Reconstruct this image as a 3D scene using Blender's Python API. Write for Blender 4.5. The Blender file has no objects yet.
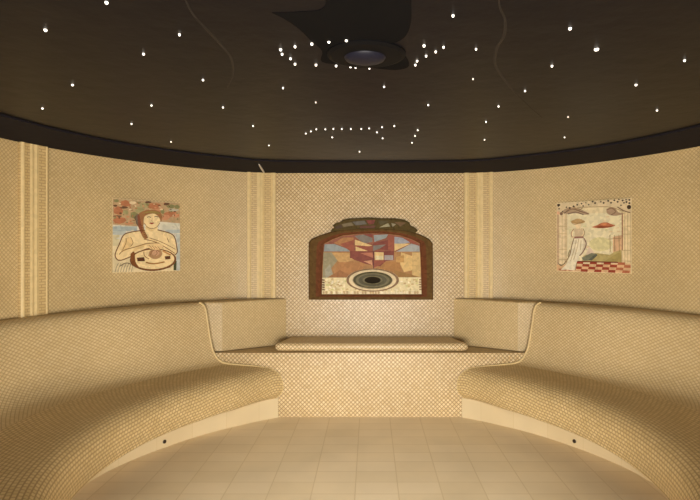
import bpy, bmesh, math, random
from mathutils import Vector
random.seed(7)
SC = bpy.context.scene
COL = SC.collection

# ---------------------------------------------------------------- scale
D = 4.7                      # camera to back wall, metres
EYE = 1.466
ZC = 2.203                   # ceiling height
FPX = 490.0
PX0 = 370.0
PY0 = 250.0

# ---------------------------------------------------------------- materials
def lin(c):
    return tuple(((v / 255) / 12.92 if v / 255 <= .04045 else ((v / 255 + .055) / 1.055) ** 2.4) for v in c) + (1,)

def new_mat(name):
    m = bpy.data.materials.new(name)
    m.use_nodes = True
    nt = m.node_tree
    b = nt.nodes['Principled BSDF']
    return m, nt, b

def mosaic(name, c1, c2, mortar, w, h, joint=.0045, rough=.38, bump=.35, offset=.5, spec=.5, diamond=False):
    m, nt, b = new_mat(name)
    N, L = nt.nodes, nt.links
    uv = N.new('ShaderNodeUVMap'); uv.uv_map = 'UVMap'
    br = N.new('ShaderNodeTexBrick')
    br.offset = offset; br.squash = 1
    br.inputs['Color1'].default_value = lin(c1)
    br.inputs['Color2'].default_value = lin(c2)
    br.inputs['Mortar'].default_value = lin(mortar)
    br.inputs['Scale'].default_value = 1
    br.inputs['Mortar Size'].default_value = joint
    br.inputs['Mortar Smooth'].default_value = .55
    br.inputs['Bias'].default_value = 0
    br.inputs['Brick Width'].default_value = w
    br.inputs['Row Height'].default_value = h
    if diamond:      # square tiles laid on the diagonal: w x h is the diamond
        sp = N.new('ShaderNodeSeparateXYZ'); L.new(uv.outputs['UV'], sp.inputs[0])
        a = N.new('ShaderNodeMath'); a.operation = 'DIVIDE'; a.inputs[1].default_value = w; L.new(sp.outputs[0], a.inputs[0])
        c = N.new('ShaderNodeMath'); c.operation = 'DIVIDE'; c.inputs[1].default_value = h; L.new(sp.outputs[1], c.inputs[0])
        p = N.new('ShaderNodeMath'); p.operation = 'ADD'; L.new(a.outputs[0], p.inputs[0]); L.new(c.outputs[0], p.inputs[1])
        q = N.new('ShaderNodeMath'); q.operation = 'SUBTRACT'; L.new(a.outputs[0], q.inputs[0]); L.new(c.outputs[0], q.inputs[1])
        cb = N.new('ShaderNodeCombineXYZ'); L.new(p.outputs[0], cb.inputs[0]); L.new(q.outputs[0], cb.inputs[1])
        L.new(cb.outputs[0], br.inputs['Vector'])
        br.offset = 0
        br.inputs['Brick Width'].default_value = 1
        br.inputs['Row Height'].default_value = 1
    else:
        L.new(uv.outputs['UV'], br.inputs['Vector'])
    nz = N.new('ShaderNodeTexNoise')
    nz.inputs['Scale'].default_value = 2.2
    nz.inputs['Detail'].default_value = 3
    L.new(uv.outputs['UV'], nz.inputs['Vector'])
    mr = N.new('ShaderNodeMapRange')
    mr.inputs['From Min'].default_value = .3; mr.inputs['From Max'].default_value = .7
    mr.inputs['To Min'].default_value = .93; mr.inputs['To Max'].default_value = 1.06
    L.new(nz.outputs['Fac'], mr.inputs['Value'])
    mx = N.new('ShaderNodeMix'); mx.data_type = 'RGBA'; mx.blend_type = 'MULTIPLY'
    mx.inputs['Factor'].default_value = 1
    L.new(br.outputs['Color'], mx.inputs['A'])
    L.new(mr.outputs['Result'], mx.inputs['B'])
    L.new(mx.outputs['Result'], b.inputs['Base Color'])
    inv = N.new('ShaderNodeMath'); inv.operation = 'SUBTRACT'
    inv.inputs[0].default_value = 1
    L.new(br.outputs['Fac'], inv.inputs[1])
    bp = N.new('ShaderNodeBump')
    bp.inputs['Strength'].default_value = bump
    bp.inputs['Distance'].default_value = .004
    L.new(inv.outputs[0], bp.inputs['Height'])
    L.new(bp.outputs['Normal'], b.inputs['Normal'])
    b.inputs['Roughness'].default_value = rough
    b.inputs['Specular IOR Level'].default_value = spec
    return m

def plain(name, c, rough=.5, vary=.12, scale=30, spec=.5, emit=None, estr=0):
    m, nt, b = new_mat(name)
    N, L = nt.nodes, nt.links
    tc = N.new('ShaderNodeTexCoord')
    vo = N.new('ShaderNodeTexVoronoi'); vo.inputs['Scale'].default_value = scale
    L.new(tc.outputs['Object'], vo.inputs['Vector'])
    hs = N.new('ShaderNodeSeparateColor')
    L.new(vo.outputs['Color'], hs.inputs['Color'])
    mr = N.new('ShaderNodeMapRange')
    mr.inputs['To Min'].default_value = 1 - vary; mr.inputs['To Max'].default_value = 1 + vary
    L.new(hs.outputs['Red'], mr.inputs['Value'])
    mx = N.new('ShaderNodeMix'); mx.data_type = 'RGBA'; mx.blend_type = 'MULTIPLY'
    mx.inputs['Factor'].default_value = 1
    mx.inputs['A'].default_value = lin(c)
    L.new(mr.outputs['Result'], mx.inputs['B'])
    L.new(mx.outputs['Result'], b.inputs['Base Color'])
    b.inputs['Roughness'].default_value = rough
    b.inputs['Specular IOR Level'].default_value = spec
    if emit:
        b.inputs['Emission Color'].default_value = lin(emit)
        b.inputs['Emission Strength'].default_value = estr
    return m

TILE1, TILE2, JOINT = (224, 201, 156), (205, 179, 130), (150, 118, 72)
M_WALL = mosaic('gold_wall_mosaic', TILE1, TILE2, JOINT, .037, .037, .15, .36, .45, diamond=True)
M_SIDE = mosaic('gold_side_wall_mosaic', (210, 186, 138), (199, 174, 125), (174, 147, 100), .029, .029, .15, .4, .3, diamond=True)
M_BENCH = mosaic('gold_bench_mosaic', (220, 196, 146), (206, 180, 128), (164, 134, 86), .031, .022, .0042, .36, .4)
M_BACKR = mosaic('gold_backrest_mosaic', (214, 191, 145), (203, 178, 130), (174, 146, 100), .033, .026, .16, .4, .3, diamond=True)
M_NOSE = mosaic('cream_nosing_mosaic', (238, 218, 174), (226, 202, 154), (160, 124, 70), .037, .037, .16, .36, .45, diamond=True)
M_PIL = mosaic('pilaster_mosaic', (210, 184, 132), (200, 172, 118), (176, 146, 96), .050, .020, .004, .4, .3)
M_BEAD = plain('pale_bead_glaze', (214, 189, 136), .5, .06, 40, .3)
M_PLINTH = mosaic('plinth_tile', (212, 192, 152), (208, 187, 146), (202, 180, 138), .30, .40, .003, .4, .08)
M_FLOOR = mosaic('floor_tile', (230, 211, 176), (224, 204, 167), (212, 190, 150), .262, .150, .0045, .42, .10, 0)

def ceiling_mat(name, border=False):
    m, nt, b = new_mat(name)
    N, L = nt.nodes, nt.links
    tc = N.new('ShaderNodeTexCoord')
    base = N.new('ShaderNodeRGB'); base.outputs[0].default_value = lin((33, 30, 33) if border else (13, 11, 15))
    b.inputs['Roughness'].default_value = .6 if border else .36
    b.inputs['Specular IOR Level'].default_value = .02 if border else .09
    L.new(base.outputs[0], b.inputs['Base Color'])
    nz = N.new('ShaderNodeTexNoise')
    nz.inputs['Scale'].default_value = 9; nz.inputs['Detail'].default_value = 4
    L.new(tc.outputs['Object'], nz.inputs['Vector'])
    bp = N.new('ShaderNodeBump'); bp.inputs['Strength'].default_value = .12; bp.inputs['Distance'].default_value = .02
    L.new(nz.outputs['Fac'], bp.inputs['Height'])
    L.new(bp.outputs['Normal'], b.inputs['Normal'])
    return m
M_CEIL = ceiling_mat('black_stretch_ceiling')
M_CEILB = ceiling_mat('black_ceiling_border', True)
M_MATT = plain('matt_black_patch', (13, 12, 12), .8, .05, 20, .05)
M_STREAK = plain('brown_streak', (29, 25, 23), .5, .25, 25, .2)
M_FLANGE = plain('black_flange', (11, 10, 11), .6, .03, 20, .08)
M_BLUE = plain('blue_black_glass', (22, 22, 33), .4, .05, 20, .15)
M_STAR = plain('star_glow', (255, 250, 240), .5, 0, 20, .5, (255, 247, 235), 1.6)
M_STARD = plain('star_glow_dim', (255, 240, 225), .5, 0, 20, .5, (255, 236, 215), .55)
M_DARK = plain('dark_nozzle', (52, 38, 24), .5, .05)
M_WHITE = plain('white_plastic', (235, 232, 225), .5, .03)

# ---------------------------------------------------------------- object helpers
def link(name, bm, mats, parent=None, smooth=False, recalc=True):
    if recalc:
        bmesh.ops.recalc_face_normals(bm, faces=bm.faces)
    if smooth or any(f.smooth for f in bm.faces):
        for e in bm.edges:
            if len(e.link_faces) == 2 and e.calc_face_angle(0) > .75: e.smooth = False
    me = bpy.data.meshes.new(name)
    bm.to_mesh(me); bm.free()
    for m in (mats if isinstance(mats, (list, tuple)) else [mats]):
        me.materials.append(m)
    if smooth:
        for p in me.polygons: p.use_smooth = True
    o = bpy.data.objects.new(name, me)
    COL.objects.link(o)
    if parent: o.parent = parent
    return o

def tag(o, label, cat, group=None):
    o['label'] = label; o['category'] = cat
    if group: o['group'] = group
    return o

def struct(o):
    o['kind'] = 'structure'; return o

def thing(name, loc, label, cat, group=None):
    o = bpy.data.objects.new(name, None)
    o.location = loc; o.empty_display_size = .1
    COL.objects.link(o)
    bpy.context.view_layer.update()
    tag(o, label, cat, group)
    return o

def child(o, root):
    """parent keeping the mesh where it is built (world coordinates)."""
    o.parent = root
    o.matrix_parent_inverse = root.matrix_world.inverted()
    return o

def uvl(bm): return bm.loops.layers.uv.get('UVMap') or bm.loops.layers.uv.new('UVMap')

def planar_uv(bm, faces, fn):
    l = uvl(bm)
    for f in faces:
        for lp in f.loops: lp[l].uv = fn(lp.vert.co, f.normal)

def box_uv(bm):
    bm.normal_update()
    def fn(co, n):
        ax = max(range(3), key=lambda i: abs(n[i]))
        if ax == 2: return (co.x, co.y)
        t = Vector((-n.y, n.x, 0))
        t = t.normalized() if t.length > 1e-6 else Vector((1, 0, 0))
        return (co.x * t.x + co.y * t.y, co.z)
    planar_uv(bm, bm.faces, fn)

def prism(poly, z0, z1):
    bm = bmesh.new()
    lo = [bm.verts.new((x, y, z0)) for x, y in poly]
    hi = [bm.verts.new((x, y, z1)) for x, y in poly]
    bm.faces.new(lo[::-1]); bm.faces.new(hi)
    n = len(poly)
    for i in range(n):
        bm.faces.new((lo[i], lo[(i + 1) % n], hi[(i + 1) % n], hi[i]))
    bmesh.ops.recalc_face_normals(bm, faces=bm.faces)
    return bm

def tube(pts, r, segs=8, flat=1.0):
    bm = bmesh.new()
    pts = [Vector(p) for p in pts]
    rings = []
    for i, p in enumerate(pts):
        t = (pts[min(i + 1, len(pts) - 1)] - pts[max(i - 1, 0)]).normalized()
        a = t.cross(Vector((0, 1, 0)))
        if a.length < .1: a = t.cross(Vector((0, 0, 1)))
        a.normalize(); c = t.cross(a).normalized()
        rr = r[i] if isinstance(r, (list, tuple)) else r
        rings.append([bm.verts.new(p + (a * math.cos(k * 2 * math.pi / segs) + c * flat * math.sin(k * 2 * math.pi / segs)) * rr) for k in range(segs)])
    for A, B in zip(rings, rings[1:]):
        for k in range(segs):
            bm.faces.new((A[k], A[(k + 1) % segs], B[(k + 1) % segs], B[k]))
    bm.faces.new(rings[0]); bm.faces.new(rings[-1][::-1])
    return bm

def interp(tab, x):
    if x <= tab[0][0]: return tab[0][1]
    for (a, va), (b, vb) in zip(tab, tab[1:]):
        if x <= b:
            t = (x - a) / (b - a)
            return va + (vb - va) * t
    return tab[-1][1]

def catmull(P, n=8):
    out = []
    for i in range(len(P) - 1):
        p0 = P[max(i - 1, 0)]; p1 = P[i]; p2 = P[i + 1]; p3 = P[min(i + 2, len(P) - 1)]
        for k in range(n):
            t = k / n
            out.append(tuple(.5 * (2 * b + (c - a) * t + (2 * a - 5 * b + 4 * c - d) * t * t + (3 * b - a - 3 * c + d) * t ** 3)
                             for a, b, c, d in zip(p0, p1, p2, p3)))
    out.append(tuple(P[-1]))
    return out

def resample(P, step):
    out = [P[0]]; carry = 0
    for a, b in zip(P, P[1:]):
        d = math.dist(a, b)
        if d == 0: continue
        s = step - carry
        while s <= d:
            t = s / d
            out.append((a[0] + (b[0] - a[0]) * t, a[1] + (b[1] - a[1]) * t)); s += step
        carry = (carry + d) % step
    if math.dist(out[-1], P[-1]) > 1e-4: out.append(P[-1])
    return out

# ---------------------------------------------------------------- plan of the room (right half, x > 0)
CORNER = (.2163, 1.0)
ctrl = [(.2163, 1.0), (.2775, .976), (.34, .936), (.406, .877), (.4507, .824), (.485, .768), (.5055, .725),
        (.518, .68), (.526, .62), (.530, .54), (.530, .40), (.530, .20), (.530, -.12)]
SIDE = [(x * D, y * D) for x, y in catmull(ctrl, 10)]
SIDE = resample(SIDE, .06)
SLEN = [0]
for a, b in zip(SIDE, SIDE[1:]): SLEN.append(SLEN[-1] + math.dist(a, b))
FRONT_Y = SIDE[-1][1]

def side_at(s, off=0.0):
    """point on the right-hand wall at arc length s, moved off metres into the room."""
    i = 0
    while i < len(SLEN) - 2 and SLEN[i + 1] < s: i += 1
    t = (s - SLEN[i]) / (SLEN[i + 1] - SLEN[i])
    a, b = SIDE[i], SIDE[i + 1]
    d = Vector((b[0] - a[0], b[1] - a[1])).normalized()
    # smooth the normal
    j0, j1 = max(i - 1, 0), min(i + 2, len(SIDE) - 1)
    d = Vector((SIDE[j1][0] - SIDE[j0][0], SIDE[j1][1] - SIDE[j0][1])).normalized()
    n = Vector((d.y, -d.x))
    return Vector((a[0] + (b[0] - a[0]) * t, a[1] + (b[1] - a[1]) * t)) - n * -off if n.x < 0 else \
        Vector((a[0] + (b[0] - a[0]) * t, a[1] + (b[1] - a[1]) * t)) - n * off

def s_of_ratio(q):
    """arc length where the wall is seen q pixels to the side of the axis."""
    best = min(range(len(SIDE)), key=lambda i: abs(SIDE[i][0] / max(SIDE[i][1], .05) * FPX - q))
    lo, hi = max(best - 1, 0), min(best + 1, len(SIDE) - 1)
    a, b = SLEN[lo], SLEN[hi]
    for _ in range(40):
        m = (a + b) / 2; p = side_at(m)
        if p.x / p.y * FPX < q: a = m
        else: b = m
    return (a + b) / 2

# ---------------------------------------------------------------- room shell
WALL_T = .12
def wall_strip(name, inner, mat, z0, z1, sgn=1, uoff=0):
    """curved wall with thickness: inner line, outer line offset away from the room."""
    bm = bmesh.new(); l = uvl(bm)
    n = len(inner)
    outer = []
    for i in range(n):
        a, b = inner[max(i - 1, 0)], inner[min(i + 1, n - 1)]
        d = Vector((b[0] - a[0], b[1] - a[1])).normalized()
        nn = Vector((d.y, -d.x))
        outer.append((inner[i][0] + nn.x * WALL_T, inner[i][1] + nn.y * WALL_T))
    V = lambda P, z: [bm.verts.new((sgn * x, y, z)) for x, y in P]
    il, ih, ol, oh = V(inner, z0), V(inner, z1), V(outer, z0), V(outer, z1)
    u = uoff
    for i in range(n - 1):
        du = math.dist(inner[i], inner[i + 1])
        for (q, z) in (((il[i], il[i + 1], ih[i + 1], ih[i]), 1), ((ol[i], oh[i], oh[i + 1], ol[i + 1]), 2),
                       ((ih[i], ih[i + 1], oh[i + 1], oh[i]), 3), ((il[i], ol[i], ol[i + 1], il[i + 1]), 3)):
            f = bm.faces.new(q)
            for lp in f.loops:
                k = lp.vert
                right = k in (il[i + 1], ih[i + 1], ol[i + 1], oh[i + 1])
                lp[l].uv = (u + (du if right else 0), k.co.z if z < 3 else .1)
        u += du
    bm.faces.new((il[0], ih[0], oh[0], ol[0])); bm.faces.new((il[-1], ol[-1], oh[-1], ih[-1]))
    return struct(link(name, bm, mat, smooth=False))

ZT = ZC + .06
cx = CORNER[0] * D
wall_strip('wall_back', [(cx, D), (cx / 2, D), (0, D), (-cx / 2, D), (-cx, D)], M_WALL, -.05, ZT)
rinner = list(reversed(SIDE))           # front to back, room on its left
o = wall_strip('wall_right', rinner, M_SIDE, -.05, ZT, 1)
o = wall_strip('wall_left', rinner, M_SIDE, -.05, ZT, -1)
for ob in (bpy.data.objects['wall_right'], bpy.data.objects['wall_left']):
    for p in ob.data.polygons: p.use_smooth = False

# front wall behind the camera, with an open doorway
wx = SIDE[-1][0] + WALL_T
DW, DH = .95, 2.08
bm = bmesh.new()
fy0, fy1 = FRONT_Y - WALL_T, FRONT_Y
def add_box(bm, x0, x1, y0, y1, z0, z1):
    r = bmesh.ops.create_cube(bm, size=1)
    for v in r['verts']:
        v.co = Vector(((x0 + x1) / 2 + v.co.x * (x1 - x0), (y0 + y1) / 2 + v.co.y * (y1 - y0), (z0 + z1) / 2 + v.co.z * (z1 - z0)))
    return r['verts']
poly = [(-wx, -.05), (-DW, -.05), (-DW, DH), (DW, DH), (DW, -.05), (wx, -.05), (wx, ZT), (-wx, ZT)]
a = [bm.verts.new((x, fy0, z)) for x, z in poly]; b_ = [bm.verts.new((x, fy1, z)) for x, z in poly]
bm.faces.new(a); bm.faces.new(b_[::-1])
for i in range(8): bm.faces.new((a[i], a[(i + 1) % 8], b_[(i + 1) % 8], b_[i]))
bmesh.ops.recalc_face_normals(bm, faces=bm.faces)
box_uv(bm)
struct(link('wall_front', bm, M_SIDE))

# floor
outline = [(x, y) for x, y in SIDE] + [(-x, y) for x, y in reversed(SIDE)]
bm = prism([(-wx, FRONT_Y - 1.2), (wx, FRONT_Y - 1.2), (wx, D + .1), (-wx, D + .1)], -.08, 0)
planar_uv(bm, bm.faces, lambda co, n: (co.x + .09, co.y + .055))
struct(link('floor', bm, M_FLOOR))

# ceiling: black membrane with a slightly lower border that follows the wall
def inset_line(d):
    P = []
    for i in range(len(SIDE)):
        p = side_at(SLEN[i], d); P.append((p.x, p.y))
    # close to the corner the inset has to meet the axis-parallel back line
    return P
BW = .56
inner_side = [(x * D, y * D) for x, y in catmull([(0, .878), (.10, .876), (.185, .866), (.25, .83), (.305, .79), (.36, .735), (.40, .67),
                                                 (.425, .60), (.440, .50), (.440, .3), (.440, -.05)], 8)]
inner_loop = inner_side + [(-x, y) for x, y in reversed(inner_side[1:])]
outer_half = [(0, D + .06)] + [(x + .06, y + .03) for x, y in SIDE]
bm = bmesh.new()
# matching resample by index
def even(P, n):
    L = [0]
    for a, b in zip(P, P[1:]): L.append(L[-1] + math.dist(a, b))
    out = []
    for k in range(n):
        s = L[-1] * k / (n - 1); i = 0
        while i < len(L) - 2 and L[i + 1] < s: i += 1
        t = (s - L[i]) / max(L[i + 1] - L[i], 1e-9)
        out.append((P[i][0] + (P[i + 1][0] - P[i][0]) * t, P[i][1] + (P[i + 1][1] - P[i][1]) * t))
    return out
NI = 70
eo, ei = even(outer_half, NI), even(inner_side, NI)
eo = eo + [(-x, y) for x, y in reversed(eo[1:])]
ei = ei + [(-x, y) for x, y in reversed(ei[1:])]
# right half goes centre->front, left half front->centre ; the join at the front is the doorway wall
def ring(P, z): return [bm.verts.new((x, y, z)) for x, y in P]
RAISE = .012
ob_, ib, it_, ot = ring(eo, ZC), ring(ei, ZC), ring(ei, ZC + RAISE + .06), ring(eo, ZC + RAISE + .06)
n = len(eo)
for i in range(n):
    j = (i + 1) % n
    bm.faces.new((ob_[i], ob_[j], ib[j], ib[i]))
    bm.faces.new((ib[i], ib[j], it_[j], it_[i]))
    bm.faces.new((it_[i], it_[j], ot[j], ot[i]))
    bm.faces.new((ot[i], ot[j], ob_[j], ob_[i]))
struct(link('ceiling_border', bm, M_CEILB))
bm = prism(ei, ZC + RAISE, ZC + RAISE + .05)
ZI = ZC + RAISE
struct(link('ceiling', bm, M_CEIL))
# front soffit between border and front wall
bm = bmesh.new(); add_box(bm, -wx, wx, FRONT_Y - .12, .0, ZC + .096, ZC + .14)
struct(link('ceiling_front', bm, M_CEILB))

# ---------------------------------------------------------------- pilasters
def pilaster(name, pts, zb, sgn, beads, depth=.03):
    """pts: plan line (s order) on the wall; beads: fractions with a raised pale bead."""
    n = len(pts)
    P = [Vector(p) for p in pts]
    prof = []
    for i in range(n):
        d = (P[min(i + 1, n - 1)] - P[max(i - 1, 0)]).normalized()
        nn = Vector((d.y, -d.x))
        # into the room = towards (0, .55 D)
        if nn.dot(Vector((0, .55 * D)) - P[i]) < 0: nn = -nn
        prof.append((P[i], nn))
    bm = bmesh.new(); l = uvl(bm)
    line = [p - nn * .004 for p, nn in prof[:1]] + [p + nn * (depth + beads.get(i, 0)) for i, (p, nn) in enumerate(prof)] + \
           [p - nn * .004 for p, nn in prof[-1:]]
    back = [p - nn * .004 for p, nn in prof]
    full = line + back[::-1][1:-1]
    lo = [bm.verts.new((sgn * p.x, p.y, zb)) for p in full]
    hi = [bm.verts.new((sgn * p.x, p.y, ZC + .004)) for p in full]
    m = len(full); u = 0
    for i in range(m):
        j = (i + 1) % m
        f = bm.faces.new((lo[i], lo[j], hi[j], hi[i]))
        du = (full[j] - full[i]).length
        for lp in f.loops:
            lp[l].uv = (u + (du if lp.vert in (lo[j], hi[j]) else 0), lp.vert.co.z)
        bi = i - 1
        if i < len(line) - 1 and (beads.get(i - 1, 0) > 0 and beads.get(i, 0) >= 0 or beads.get(i, 0) > 0):
            f.material_index = 1
        u += du
    bm.faces.new(lo[::-1]); bm.faces.new(hi)
    return struct(link(name, bm, [M_PIL, M_BEAD]))

# rear corner pilasters: from the back wall round the corner
def corner_line():
    P = []
    for k in range(4): P.append((cx - .115 + .115 * k / 4, D))
    s1 = .16
    for k in range(0, 8):
        p = side_at(s1 * k / 7); P.append((p.x, p.y))
    return P
cl = even(corner_line(), 25)
bd = {1: .004, 2: .007, 3: .004, 11: .003, 12: .006, 13: .003, 14: .006, 15: .003, 22: .006, 23: .004}
pilaster('trim_1', cl, 1.006, -1, bd, .022)
pilaster('trim_2', cl, 1.006, 1, bd, .022)
sa, sb = s_of_ratio(324), s_of_ratio(352)
line = [tuple(side_at(sa + (sb - sa) * k / 24)) for k in range(25)]
bd2 = {1: .002, 9: .002, 10: .004, 11: .002, 13: .002, 14: .004, 15: .002, 21: .008, 22: .009, 23: .006}
pilaster('trim_3', line, 1.0, -1, bd2, .025)
sa, sb = s_of_ratio(338), s_of_ratio(366)
line = [tuple(side_at(sa + (sb - sa) * k / 24)) for k in range(25)]
pilaster('trim_4', line, 1.0, 1, bd2, .025)

# ---------------------------------------------------------------- benches
CY = .59 * D
RAD = math.pi / 180
RP = [(20, .366), (40, .364), (60, .372), (75, .383), (100, .385), (130, .385)]
RN = [(20, .366), (26, .362), (33, .350), (42, .334), (55, .328), (75, .329), (90, .328), (130, .328)]
RC = [(20, .414), (32, .4156), (50, .417), (65, .424), (80, .436), (130, .44)]
RT = [(20, .455), (42, .452), (52, .4515), (57, .456), (63, .472), (69, .490), (75, .506), (82, .517), (92, .524), (130, .524)]
def wall_r(phi):
    """distance from the bench centre to the side wall along phi."""
    d = Vector((math.sin(phi), math.cos(phi))); best = None
    for a, b in zip(SIDE, SIDE[1:]):
        ax, ay, bx, by = a[0], a[1] - CY, b[0], b[1] - CY
        den = d.x * (by - ay) - d.y * (bx - ax)
        if abs(den) < 1e-9: continue
        t = (ax * (by - ay) - ay * (bx - ax)) / den
        u = (ax * d.y - ay * d.x) / den
        if -1e-6 <= u <= 1 + 1e-6 and t > 0:
            best = t if best is None else min(best, t)
    if best is None:   # behind the corner: back wall
        best = (D - CY) / max(d.y, .01)
    return best

def smooth_profile(P, n=5): return catmull(P, n)

def bench_profiles(phid):
    phi = phid * RAD
    rp, rn, rc, rt = (interp(T, phid) * D for T in (RP, RN, RC, RT))
    rw = wall_r(phi) - .012
    rt = min(rt, rw - .012)
    f = .047
    seat = smooth_profile([(rp - .004, .172), (rn + .035, .180), (rn + .008, .212), (rn, .262), (rn + .003, .318), (rn + .025, .378),
                           (rn + .075, .425), (rn + .16, .446), (rn + (rc - rn) * .70, .454), (rc, .468)], 4)
    back = smooth_profile([(rc, .468), (rc + (rt - rc) * .30, .497), (rc + (rt - rc) * .52, .579), (rc + (rt - rc) * .62, .684),
                           (rc + (rt - rc) * .71, .816), (rc + (rt - rc) * .78, .93), (rc + (rt - rc) * .87, .982), (rt + .004, 1.004)], 4)
    return seat, back, rp, rc, rt, rw

PHIS = [20 + i * 1.25 for i in range(int(100 / 1.25) + 1)]
YEND = .9125 * D

def loft(secs, closed_uv_r, sgn, cut=True):
    """secs: list of (phi, closed polygon of (r, z))."""
    bm = bmesh.new(); l = uvl(bm)
    rows = []
    for phi, poly in secs:
        rows.append([bm.verts.new((sgn * r * math.sin(phi), CY + r * math.cos(phi), z)) for r, z in poly])
    n = len(rows[0])
    for a in range(len(rows) - 1):
        pa = secs[a][1]; pb = secs[a + 1][1]
        va = vb = 0
        for i in range(n):
            j = (i + 1) % n
            f = bm.faces.new((rows[a][i], rows[a][j], rows[a + 1][j], rows[a + 1][i]))
            da, db = math.dist(pa[i], pa[j]), math.dist(pb[i], pb[j])
            ua, ub = secs[a][0] * closed_uv_r, secs[a + 1][0] * closed_uv_r
            for lp, uv in zip(f.loops, ((ua, va), (ua, va + da), (ub, vb + db), (ub, vb))): lp[l].uv = uv
            va += da; vb += db
            f.smooth = True
    bm.faces.new(rows[0]); bm.faces.new(rows[-1][::-1])
    if cut:
        g = bm.verts[:] + bm.edges[:] + bm.faces[:]
        r = bmesh.ops.bisect_plane(bm, geom=g, plane_co=(0, YEND, 0), plane_no=(0, 1, 0), clear_outer=True)
        ed = [e for e in r['geom_cut'] if isinstance(e, bmesh.types.BMEdge)]
        bmesh.ops.contextual_create(bm, geom=ed)
    return bm

def end_point(getrz):
    """point of a long profile line where it reaches the end plane."""
    lo, hi = 20.0, 90.0
    for _ in range(40):
        m = (lo + hi) / 2; r, z = getrz(m)
        if CY + r * math.cos(m * RAD) > YEND: lo = m
        else: hi = m
    r, z = getrz(lo); return Vector((r * math.sin(lo * RAD), YEND, z))

def bench(sgn, label, front_label):
    side = 'left' if sgn < 0 else 'right'
    root = thing('tiled_bench', (sgn * .42 * D, .62 * D, 0), label, 'bench', 'curved mosaic benches')
    S, B, P = [], [], []
    for ph in PHIS:
        seat, back, rp, rc, rt, rw = bench_profiles(ph)
        S.append((ph * RAD, seat + [(rc, .20), (rp + .02, .172)]))
        B.append((ph * RAD, back + [(rw, 1.006), (rw, .30), (rc + .002, .30)]))
        P.append((ph * RAD, [(rp, 0), (rp, .170), (rp + .10, .170), (rp + .10, 0)]))
    child(link('seat', loft(S, .36 * D, sgn), M_BENCH), root)
    child(link('backrest', loft(B, .45 * D, sgn), M_BACKR), root)
    pl = link('plinth', loft(P, .38 * D, sgn), M_PLINTH); child(pl, root)
    pl['label'] = 'smooth cream tile strip along the foot of the bench'
    # pale bead that closes the bench end against the ledge
    pts = []
    N = len(bench_profiles(40)[1])
    for i in range(N - 1, -1, -1):
        p = end_point(lambda ph, i=i: bench_profiles(ph)[1][i]); pts.append((sgn * p.x, YEND - .004, p.z + .003))
    M = len(bench_profiles(40)[0])
    for i in range(M - 2, 3, -1):
        p = end_point(lambda ph, i=i: bench_profiles(ph)[0][i]); pts.append((sgn * p.x, YEND - .004, p.z + .003))
    rad = [.009 if k < N else max(.003, .009 - .0007 * (k - N)) for k in range(len(pts))]
    e = link('edge_bead', tube(pts, rad, 8), M_BEAD, smooth=True); child(e, root)
    e['label'] = 'pale bead along the end of the bench'
    return root

bench(-1, 'curved gold mosaic bench along the left wall, under the woman picture', '')
bench(1, 'curved gold mosaic bench along the right wall, under the checkerboard picture', '')

# little dark nozzles in the plinths
def nozzle(sgn, ph, z, label):
    phi = ph * RAD; r = interp(RP, ph) * D - .001
    c = Vector((sgn * r * math.sin(phi), CY + r * math.cos(phi), z))
    ax = Vector((-sgn * math.sin(phi), -math.cos(phi), 0))
    root = thing('floor_nozzle', c, label, 'nozzle', 'nozzles in the bench plinths')
    t = Vector((ax.y, -ax.x, 0)); u = Vector((0, 0, 1))
    bm = bmesh.new(); rings = []
    for (rr, dd) in ((.014, 0), (.014, .005), (.012, .007), (.008, .007), (.007, .003)):
        rings.append([bm.verts.new(c + ax * dd + (t * math.cos(k * math.pi / 8) + u * math.sin(k * math.pi / 8)) * rr) for k in range(16)])
    for A, B in zip(rings, rings[1:]):
        for k in range(16): bm.faces.new((A[k], A[(k + 1) % 16], B[(k + 1) % 16], B[k]))
    bm.faces.new(rings[0][::-1])
    bm.faces.new(rings[-1])
    child(link('rim', bm, M_DARK), root)
nozzle(-1, 60.6, .046, 'small dark round nozzle low in the left bench plinth')
nozzle(1, 60.3, .046, 'small dark round nozzle low in the right bench plinth')

# ---------------------------------------------------------------- ledge under the mural
YF = .915 * D
ZL = .562
def back_line(x0, x1, off, n=14, skip_corner=True):
    """wall line from lateral x0 to x1 (x1 > x0 >= 0), off metres inside."""
    P = []
    for k in range(n + 1):
        x = x0 + (x1 - x0) * k / n
        if x <= cx: P.append((x, D - off)); continue
        y = None
        for a, b in zip(SIDE, SIDE[1:]):
            if a[0] <= x <= b[0]:
                y = a[1] + (b[1] - a[1]) * (x - a[0]) / max(b[0] - a[0], 1e-9); break
        P.append((x, y - off * 1.25))
    return P
root = thing('tiled_ledge', (0, YF + .2, 0), 'low gold mosaic ledge against the back wall below the arched mural', 'ledge')
xe = .352 * D
bl = back_line(0, xe, .008)
poly = [(-x, y) for x, y in reversed(bl)] + bl[1:] + [(xe, YF), (-xe, YF)]
bm = prism(poly, 0, ZL); box_uv(bm)
child(link('ledge_body', bm, M_WALL), root)
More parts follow.
